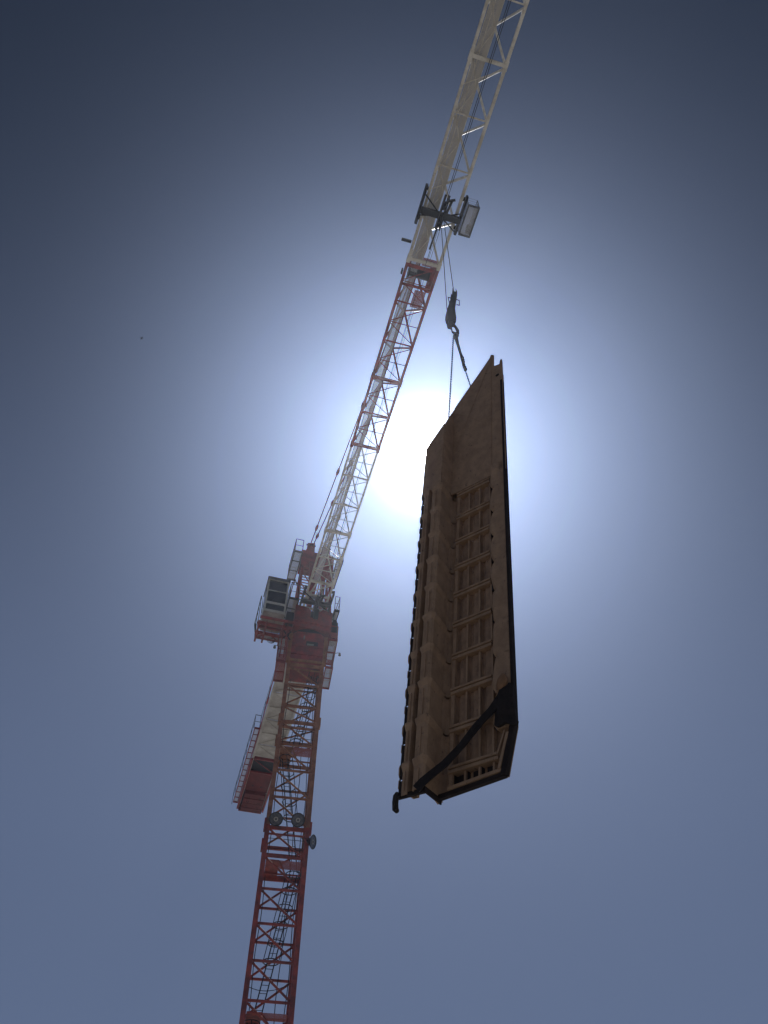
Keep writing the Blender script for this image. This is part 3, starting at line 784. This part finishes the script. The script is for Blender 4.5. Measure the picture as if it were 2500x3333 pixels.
MB().path([(-.02, 0, 23.42), (.0, 0, 23.2), (.03, .02, 22.8), (.07, 0, 22.2), (.09, 0, 22.0)], .05, 8, False, [.045, .05, .038, .032, .04]).build('chain_strand', 'dark', bn, True)
MB().path([(-.08, 0, 23.2), (-.03, -.02, 22.75), (.04, 0, 22.15), (.06, 0, 21.8), (.09, -.02, 21.45)], .02, 6).build('chain_strand', 'dark', bn)
kp = []; kr = []
for k in range(26):
    t = k / 25; kp.append((.09 + .05 * t + .022 * math.sin(k * 1.5), .02 * math.cos(k * 1.5), 22.0 - .75 * t)); kr.append(.026 + .022 * abs(math.sin(k * .9)))
MB().path(kp, .04, 7, False, kr).build('chain_knot', 'dark', bn, True)
MB().path([(.13, 0, 21.42), (.165, 0, 21.3), (.10, 0, 21.28)], .035, 6).build('shackle', 'dark', bn)
MB().path([(-.07, 0, 23.28), (.07, 0, 23.3)], .045, 8).build('shackle', 'dark', bn)

# ------------------------------------------------------------------ the load
U_ = Vector((0.78732891, -0.60956699, -0.09241901)); D_ = Vector((0.61136308, 0.79127732, -0.01074136)); A_ = Vector((0.07967664, -0.04804459, 0.99566227))
LM = Matrix((U_, D_, A_)).transposed().to_4x4(); LM.translation = Vector((1.42644786, 10.62766766, 8.85334622))
load = empty('hanging_steel_panel', None, LM)
tag(load, 'long brown ribbed steel wall panel hanging upright from the crane hook', 'steel panel')
# local frame: x along the panel, y away from the camera, z up the panel
PB = .73; Z0 = -.22; NBAY = 9; TOPR = Z0 + PB * NBAY          # ribbed part ends here, smooth plate above
def topz(u): return 10.62 + 1.33 * u                            # the slanting upper edge
# backing sheet
MB().prism([(-.63, -.56), (.56, -.50), (.74, .28), (.74, 10.4), (.50, 10.6), (.42, 10.95), (-.63, 9.6)], 1, .10, .13).build('back_sheet', 'loadplate', load)
MB().box((-.66, -.39, -.60), (-.632, .13, 7.2)).build('step_liner', 'loadplate', load)
# ribbed bay
bay_x = [(-.36, -.16), (-.115, .095), (.14, .345)]
for k in range(-1, NBAY):
    za = Z0 + PB * k + .10 if k >= 0 else -.50
    zb = Z0 + PB * (k + 1) - .045 if k >= 0 else Z0 - .045
    for j, (xa, xb) in enumerate(bay_x):
        # folded infill plate: steep left flank, flat face
        d = (.085 if k >= 0 else .095) + random.uniform(-.012, .012); fo = random.uniform(-.012, .010)
        pts = [(xa, .03), (xa + .012, d), (xa + .045, d), (xa + .075 + fo, (.055 if k >= 0 else .09) + fo * .6), (xb, (.055 if k >= 0 else .09) - fo * .6), (xb, d + .02), (xa, d + .02)]
        MB().prism([(a, b) for a, b in pts], 2, za, zb).build('infill_plate', 'loadplate' if k >= 0 else 'loaddark', load)  # lowest row: dark colour stands in for the shade of small openings
        sj = random.uniform(-.005, .005); MB().bar((xb + .019, .045 + sj, za), (xb + .019 + sj, .045, zb), .034, .09, (0, 1, 0)).build('stiffener', 'load', load)
    MB().box((-.42, -.02, za - .05 if k >= 0 else za), (-.362, .09, zb)).build('stile', 'load', load)
for k in range(0, NBAY + 1):
    z = Z0 + PB * k; xr = .38 if k else .47
    MB().box((-.43, -.045, z - .042), (xr, .09, z + .012)).build('cross_bar', 'load', load)
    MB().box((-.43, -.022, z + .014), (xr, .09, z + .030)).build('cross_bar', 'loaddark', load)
    MB().box((-.43, -.06, z + .032), (xr, .09, z + .072)).build('cross_bar', 'load', load)
MB().bar((-.43, 0, -.52), (.56, 0, -.46), .12, .05).build('bottom_rail', 'load', load)
# curved gutter between the step and the bay, one shell per section
def shell(name, prof, z0, z1, mk, flare=0.0, thick=.015, zl=None):
    """thin folded sheet with plan profile prof [(x, y)], optional flared upper lip"""
    zs = [(z0, 0), (z1 - .15, 0), (z1 - .07, flare * .7), (z1 - .02, flare), (z1, flare * .8)] if flare else [(z0, 0), (z1, 0)]
    v = []; f = []; n = len(prof)
    for s in (0, 1):
        for z, fl in zs:
            for i, (x, y) in enumerate(prof):
                a = prof[max(i - 1, 0)]; b = prof[min(i + 1, n - 1)]
                t = Vector((b[0] - a[0], b[1] - a[1], 0)).normalized(); nn = Vector((t.y, -t.x, 0))
                arch = (zl(i) if zl else 0)
                v.append((x + nn.x * (fl - s * thick), y + nn.y * (fl - s * thick), z + arch))
    m_ = len(zs); o = m_ * n
    for k in range(m_ - 1):
        for i in range(n - 1):
            f.append((k * n + i, k * n + i + 1, (k + 1) * n + i + 1, (k + 1) * n + i))
            f.append((o + k * n + i, o + (k + 1) * n + i, o + (k + 1) * n + i + 1, o + k * n + i + 1))
    for i in range(n - 1):
        f.append((i, o + i, o + i + 1, i + 1)); f.append(((m_ - 1) * n + i, (m_ - 1) * n + i + 1, o + (m_ - 1) * n + i + 1, o + (m_ - 1) * n + i))
    for k in range(m_ - 1):
        f.append((k * n, (k + 1) * n, o + (k + 1) * n, o + k * n)); f.append((k * n + n - 1, o + k * n + n - 1, o + (k + 1) * n + n - 1, (k + 1) * n + n - 1))
    return MB().raw(v, f).build(name, mk, load)
gut = [(-.60, -.02), (-.575, .05), (-.53, .085), (-.48, .07), (-.44, .01), (-.425, -.02)]
wing = [(-1.035, -.37), (-1.03, -.40), (-1.02, -.415), (-.905, -.428), (-.89, -.26), (-.815, -.25), (-.80, -.43), (-.70, -.425), (-.635, -.42), (-.605, -.38), (-.60, -.20), (-.60, -.02)]
arch_w = lambda i: (-.0, 0, 0, 0, .0, 0, .02, .06, .07, .05, .0, -.05)[i]
arch_g = lambda i: (-.04, -.07, -.07, -.03, .0, 0)[i]
for k in range(-1, 15):
    z0 = Z0 + .10 + PB * k if k >= 0 else -.64; z1 = Z0 + .10 + PB * (k + 1)
    if k == 10: z1 = 8.3
    if k > 10: break
    if k <= NBAY - 1:
        shell('folded_sheet', wing, z0 - .02, z1, 'load', .038, .016, arch_w)
        MB().box((-.712, -.452, z0 + .03), (-.694, -.432, z1 - .16)).build('fold_rib', 'load', load)
        MB().box((-.965, -.446, z0 + .03), (-.951, -.430, z1 - .16)).build('fold_rib', 'load', load)
        # perforated edge strip down the far left: a gap between short plates lets daylight through
        zc = (z0 + z1) / 2 - .02
        MB().box((-1.085, -.405, z0), (-1.034, -.39, zc)).build('edge_strip', 'loaddark', load)
        MB().box((-1.085, -.405, zc + .03), (-1.034, -.39, z1)).build('edge_strip', 'loaddark', load)
        MB().box((-1.085, -.405, zc + .001), (-1.067, -.39, zc + .029)).build('edge_strip', 'loaddark', load)
        MB().prism([(-1.084, z1 - .22), (-1.100, z1 - .16), (-1.104, z1 - .05), (-1.093, z1 - .02), (-1.084, z1 - .0)], 1, -.42, -.36).build('edge_tab', 'load', load)
        MB().box((-1.097, -.41, zc - .12), (-1.086, -.37, zc + .02)).build('edge_tab', 'load', load)
        shell('gutter_sheet', gut, z0 - .01 if k >= 0 else -.56, z1 - .06, 'load', .02, .014, arch_g if k >= 0 else None)
MB().box((-.93, -.24, 6.1), (-.77, -.23, 6.9)).box((-.631, .085, 6.0), (-.40, .098, 7.0)).box((-.93, -.388, 6.50), (-.77, -.24, 6.52)).build('cover_strip', 'load', load)
# smooth upper plates: wing, step and bay, cut off along the slanting edge
ZS = TOPR + .10
MB().prism([(-1.085, ZS), (-.60, ZS), (-.60, 8.735), (-.85, 8.395), (-1.085, 8.08)], 1, -.42, -.39).build('smooth_wing_plate', 'load', load)
MB().raw([(-.60, -.39, ZS), (-.60, .10, ZS), (-.60, .10, 9.70), (-.60, -.05, 9.74), (-.60, -.20, 9.32), (-.60, -.39, 8.77),
          (-.575, -.39, ZS), (-.575, .10, ZS), (-.575, .10, 9.70), (-.575, -.05, 9.77), (-.575, -.20, 9.34), (-.575, -.39, 8.79)],
         [(0, 1, 2, 3, 4, 5), (6, 11, 10, 9, 8, 7), (0, 6, 7, 1), (1, 7, 8, 2), (2, 8, 9, 3), (3, 9, 10, 4), (4, 10, 11, 5), (5, 11, 6, 0)]).build('step_plate', 'load', load)
MB().prism([(-.574, ZS), (.80, ZS), (.80, 9.9), (.815, 9.9), (.815, 10.72), (.80, 10.86), (.755, 10.82), (.735, 10.66), (.57, 10.71), (.58, 11.24), (.495, 11.34), (.48, 11.27), (.45, 11.19), (.1, 10.70), (-.3, 10.16), (-.574, 9.78)], 1, -.06, -.03).build('smooth_top_plate', 'load', load)
MB().bar((.45, -.062, ZS), (.50, -.062, 11.1), .02, .02, (0, 1, 0)).build('seam_bar', 'load', load)
MB().bar((-.50, -.062, 9.5), (.2, -.062, 8.6), .02, .012, (0, 1, 0)).build('seam_bar', 'load', load)
MB().bar((-.5, -.063, 8.0), (.40, -.063, 10.8), .02, .012, (0, 1, 0)).build('seam_bar', 'load', load)
MB().cyl((.67, -.063, 10.2), 1, .05, .008, 18).build('bolt_hole', 'loaddark', load)
MB().bar((-.58, .02, 9.62), (.46, .02, 11.0), .05, .08, (0, 1, 0)).build('top_flange', 'load', load)
# right wall: lapped bulging shells with a dark outer edge
for k in range(0, NBAY + 1):
    z0 = Z0 + .40 + PB * k; z1 = z0 + PB
    if k == 0: z0 = .22
    if k == NBAY: z1 = ZS
    n = 9; v = []; f = []
    for j in range(n + 1):
        t = j / n; z = z0 + (z1 - z0 + .03) * t
        bul = math.sin(math.pi * min(1, t * 1.05)) ** .5
        xi = .47 - .065 * bul - .02 * math.sin(t * 5 + k)
        row = [(xi + .02, .05), (xi, -.04 - .02 * bul), (xi + .05, -.075 - .03 * bul), (.58, -.085 - .02 * bul * math.sin(t * 7 + k)), (.64, -.06), (.70, -.07), (.745, -.05), (.745, .05)]
        v += [(x, y, z) for x, y in row]
    w_ = 8
    for j in range(n):
        for i in range(w_ - 1): f.append((j * w_ + i, j * w_ + i + 1, (j + 1) * w_ + i + 1, (j + 1) * w_ + i))
        f.append((j * w_ + 7, j * w_, (j + 1) * w_, (j + 1) * w_ + 7))
    f.append(tuple(range(7, -1, -1))); f.append(tuple(n * w_ + i for i in range(w_)))
    MB().raw(v, f).build('lapped_shell', 'load', load, True)
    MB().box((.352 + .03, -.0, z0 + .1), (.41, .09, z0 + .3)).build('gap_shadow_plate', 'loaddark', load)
MB().box((.747, -.070, .28), (.798, .03, 9.9)).build('outer_edge_bar', 'loaddark', load)
# slanting lower right corner and bottom flange
MB().bar((.765, -.02, .32), (.56, -.02, -.55), .09, .10, (0, 1, 0)).build('corner_flange', 'loaddark', load)
MB().bar((.66, -.03, .12), (.50, -.03, -.45), .045, .10, (0, 1, 0)).build('corner_rail', 'load', load)
MB().bar((.60, -.02, .18), (.46, -.02, -.2), .03, .08, (0, 1, 0)).build('corner_rail', 'load', load)
MB().bar((.72, -.01, .22), (.56, -.01, -.48), .05, .08, (0, 1, 0)).build('corner_rail', 'loadplate', load)
MB().prism([(-.60, -.64), (.585, -.575), (.56, -.50), (-.43, -.555), (-.60, -.56)], 1, -.04, .03).build('bottom_flange', 'loaddark', load)
MB().prism([(-1.09, -.68), (-.60, -.70), (-.60, -.63), (-1.09, -.61)], 1, -.41, -.36).build('bottom_flange', 'loaddark', load)
MB().box((-.612, -.40, -.69), (-.585, .04, -.60)).build('bottom_flange', 'loaddark', load)
# lifting lugs the chains are shackled to, behind the slanting edge
def in_load(p): return LM.inverted() @ (HB @ Vector(p))
for p in ((-.66, 0, 16.75), (.40, 0, 18.6)):
    q = in_load(p)
    MB().box((q.x - .06, min(.135, q.y - .05), q.z - .55), (q.x + .05, q.y + .04, q.z - .25)).build('lifting_lug', 'loaddark', load)

# strap, pads and cushion round the lower end
ld = lambda o: setattr(o, 'matrix_world', LM) or o
def ribbon(name, pts, wd, mk, label, cat, th=.02, twist=None):
    P = [Vector(p) for p in pts]; v = []; f = []
    for i, p in enumerate(P):
        t = (P[min(i + 1, len(P) - 1)] - P[max(i - 1, 0)]).normalized(); nn = Vector((0, -1, 0)); nn = (nn - t * nn.dot(t)).normalized(); s = t.cross(nn)
        w2 = wd * (1 if not twist else twist[i]) / 2
        v += [p + s * w2, p - s * w2, p - s * w2 - nn * th, p + s * w2 - nn * th]
    for i in range(len(P) - 1):
        a = i * 4; b = a + 4
        for j in range(4): f.append((a + j, a + (j + 1) % 4, b + (j + 1) % 4, b + j))
    f.append((0, 1, 2, 3)); e = (len(P) - 1) * 4; f.append((e + 3, e + 2, e + 1, e))
    o = ld(MB().raw(v, f).build(name, mk)); tag(o, label, cat); return o
ribbon('lifting_strap', [(.72, -.16, .80), (.60, -.17, .70), (.44, -.17, .53), (.30, -.17, .43), (.16, -.17, .32), (-.07, -.23, .02), (-.30, -.32, -.26), (-.48, -.42, -.45), (-.60, -.455, -.55), (-.70, -.47, -.65)], .15, 'strap',
       'wide black webbing strap running diagonally across the lower end of the hanging steel panel', 'strap', .02, [1.2, 1.1, 1.0, .95, 1.0, .9, 1.0, 1.05, 1.1, 1.2])
pad = MB(); vv = []; ff = []; nx, nz = 8, 10
for j in range(nz + 1):
    for i in range(nx + 1):
        t = j / nz; s = i / nx
        xl = .47 + .16 * t ** 3; x = xl + (.835 - xl) * s; z = .26 + .67 * t - .08 * s * (1 - t) - .02 * math.sin(s * 9)
        vv.append((x, -.14 - .05 * math.sin(s * math.pi) * math.sin(t * math.pi) + .02 * math.sin(s * 8 + t * 5), z))
o = len(vv); vv += [(x, y + .05, z) for x, y, z in vv]
for j in range(nz):
    for i in range(nx):
        q = j * (nx + 1) + i; ff.append((q, q + 1, q + nx + 2, q + nx + 1)); ff.append((o + q, o + q + nx + 1, o + q + nx + 2, o + q + 1))
for i in range(nx):
    ff.append((i, o + i, o + i + 1, i + 1)); q = nz * (nx + 1) + i; ff.append((q, q + 1, o + q + 1, o + q))
for j in range(nz):
    q = j * (nx + 1); ff.append((q, q + nx + 1, o + q + nx + 1, o + q)); q += nx; ff.append((q, o + q, o + q + nx + 1, q + nx + 1))
tag(ld(pad.raw(vv, ff).build('edge_pad', 'strap', None, True)), 'black rubber pad wrapped round the lower right corner under the strap', 'pad')
cu = MB(); vv = []; ff = []; n = 14; m_ = 8
for j in range(m_ + 1):
    for i in range(n):
        a = 2 * math.pi * i / n; ph = math.pi * j / m_
        vv.append((.615 + .105 * math.sin(ph) * math.cos(a) * (1 + .1 * math.sin(3 * a)), -.13 + .06 * math.sin(ph) * math.sin(a), 1.00 + .15 * -math.cos(ph) + .03 * math.cos(a)))
for j in range(m_):
    for i in range(n): ff.append((j * n + i, j * n + (i + 1) % n, (j + 1) * n + (i + 1) % n, (j + 1) * n + i))
tag(ld(cu.raw(vv, ff).build('foam_cushion', 'tan', None, True)), 'crumpled tan foam cushion on the right edge just above the black pad', 'cushion')
rb = MB().path([(-1.09, -.42, -.60), (-1.095, -.44, -.66), (-1.10, -.44, -.76), (-1.095, -.43, -.86), (-1.06, -.43, -.90)], .06, 10, False, [.035, .048, .05, .05, .038])
tag(ld(rb.build('rubber_bumper', 'strap', None, True)), 'stubby black rubber tube hanging at the lower left tip of the panel', 'bumper')

# ------------------------------------------------------------------ a bird far away
bm_ = Matrix.Translation((-13.92, 21.06, 43.0)) @ Matrix.Rotation(R(40), 4, 'Z') @ Matrix.Scale(0.34, 4)
bird = empty('bird', None, bm_); tag(bird, 'tiny dark bird gliding in the empty sky far to the left of the jib', 'bird')
MB().path([(-.22, 0, 0), (-.12, 0, .02), (.05, 0, .03), (.18, 0, .03), (.26, 0, .02)], .05, 8, False, [.015, .045, .065, .045, .012]).build('body', 'bird', bird, True)
for s in (-1, 1):
    MB().prism([(.10, 0), (.02, s * .28), (-.06, s * .48), (-.05, s * .28), (-.06, 0)], 2, .03, .045).build('wing', 'bird', bird)
MB().prism([(-.2, -.02), (-.34, -.07), (-.34, .07), (-.2, .02)], 2, .005, .015).build('tail', 'bird', bird)

# ------------------------------------------------------------------ scattering air added to imitate lens glare washing out the jib
hm = bpy.data.materials.new('glare_veil_air'); hm.use_nodes = True
ht = hm.node_tree; ht.nodes.clear()
ho = ht.nodes.new('ShaderNodeOutputMaterial'); hv = ht.nodes.new('ShaderNodeVolumePrincipled')
hv.inputs['Color'].default_value = (0.78, 0.85, 1.0, 1)
hv.inputs['Density'].default_value = HAZE
hv.inputs['Anisotropy'].default_value = 0.85
ht.links.new(hv.outputs[0], ho.inputs['Volume'])
tag(MB().box((-3010, -3010, -1.2), (3010, 3010, 46.0)).build('haze', hm), None, None, kind='stuff')
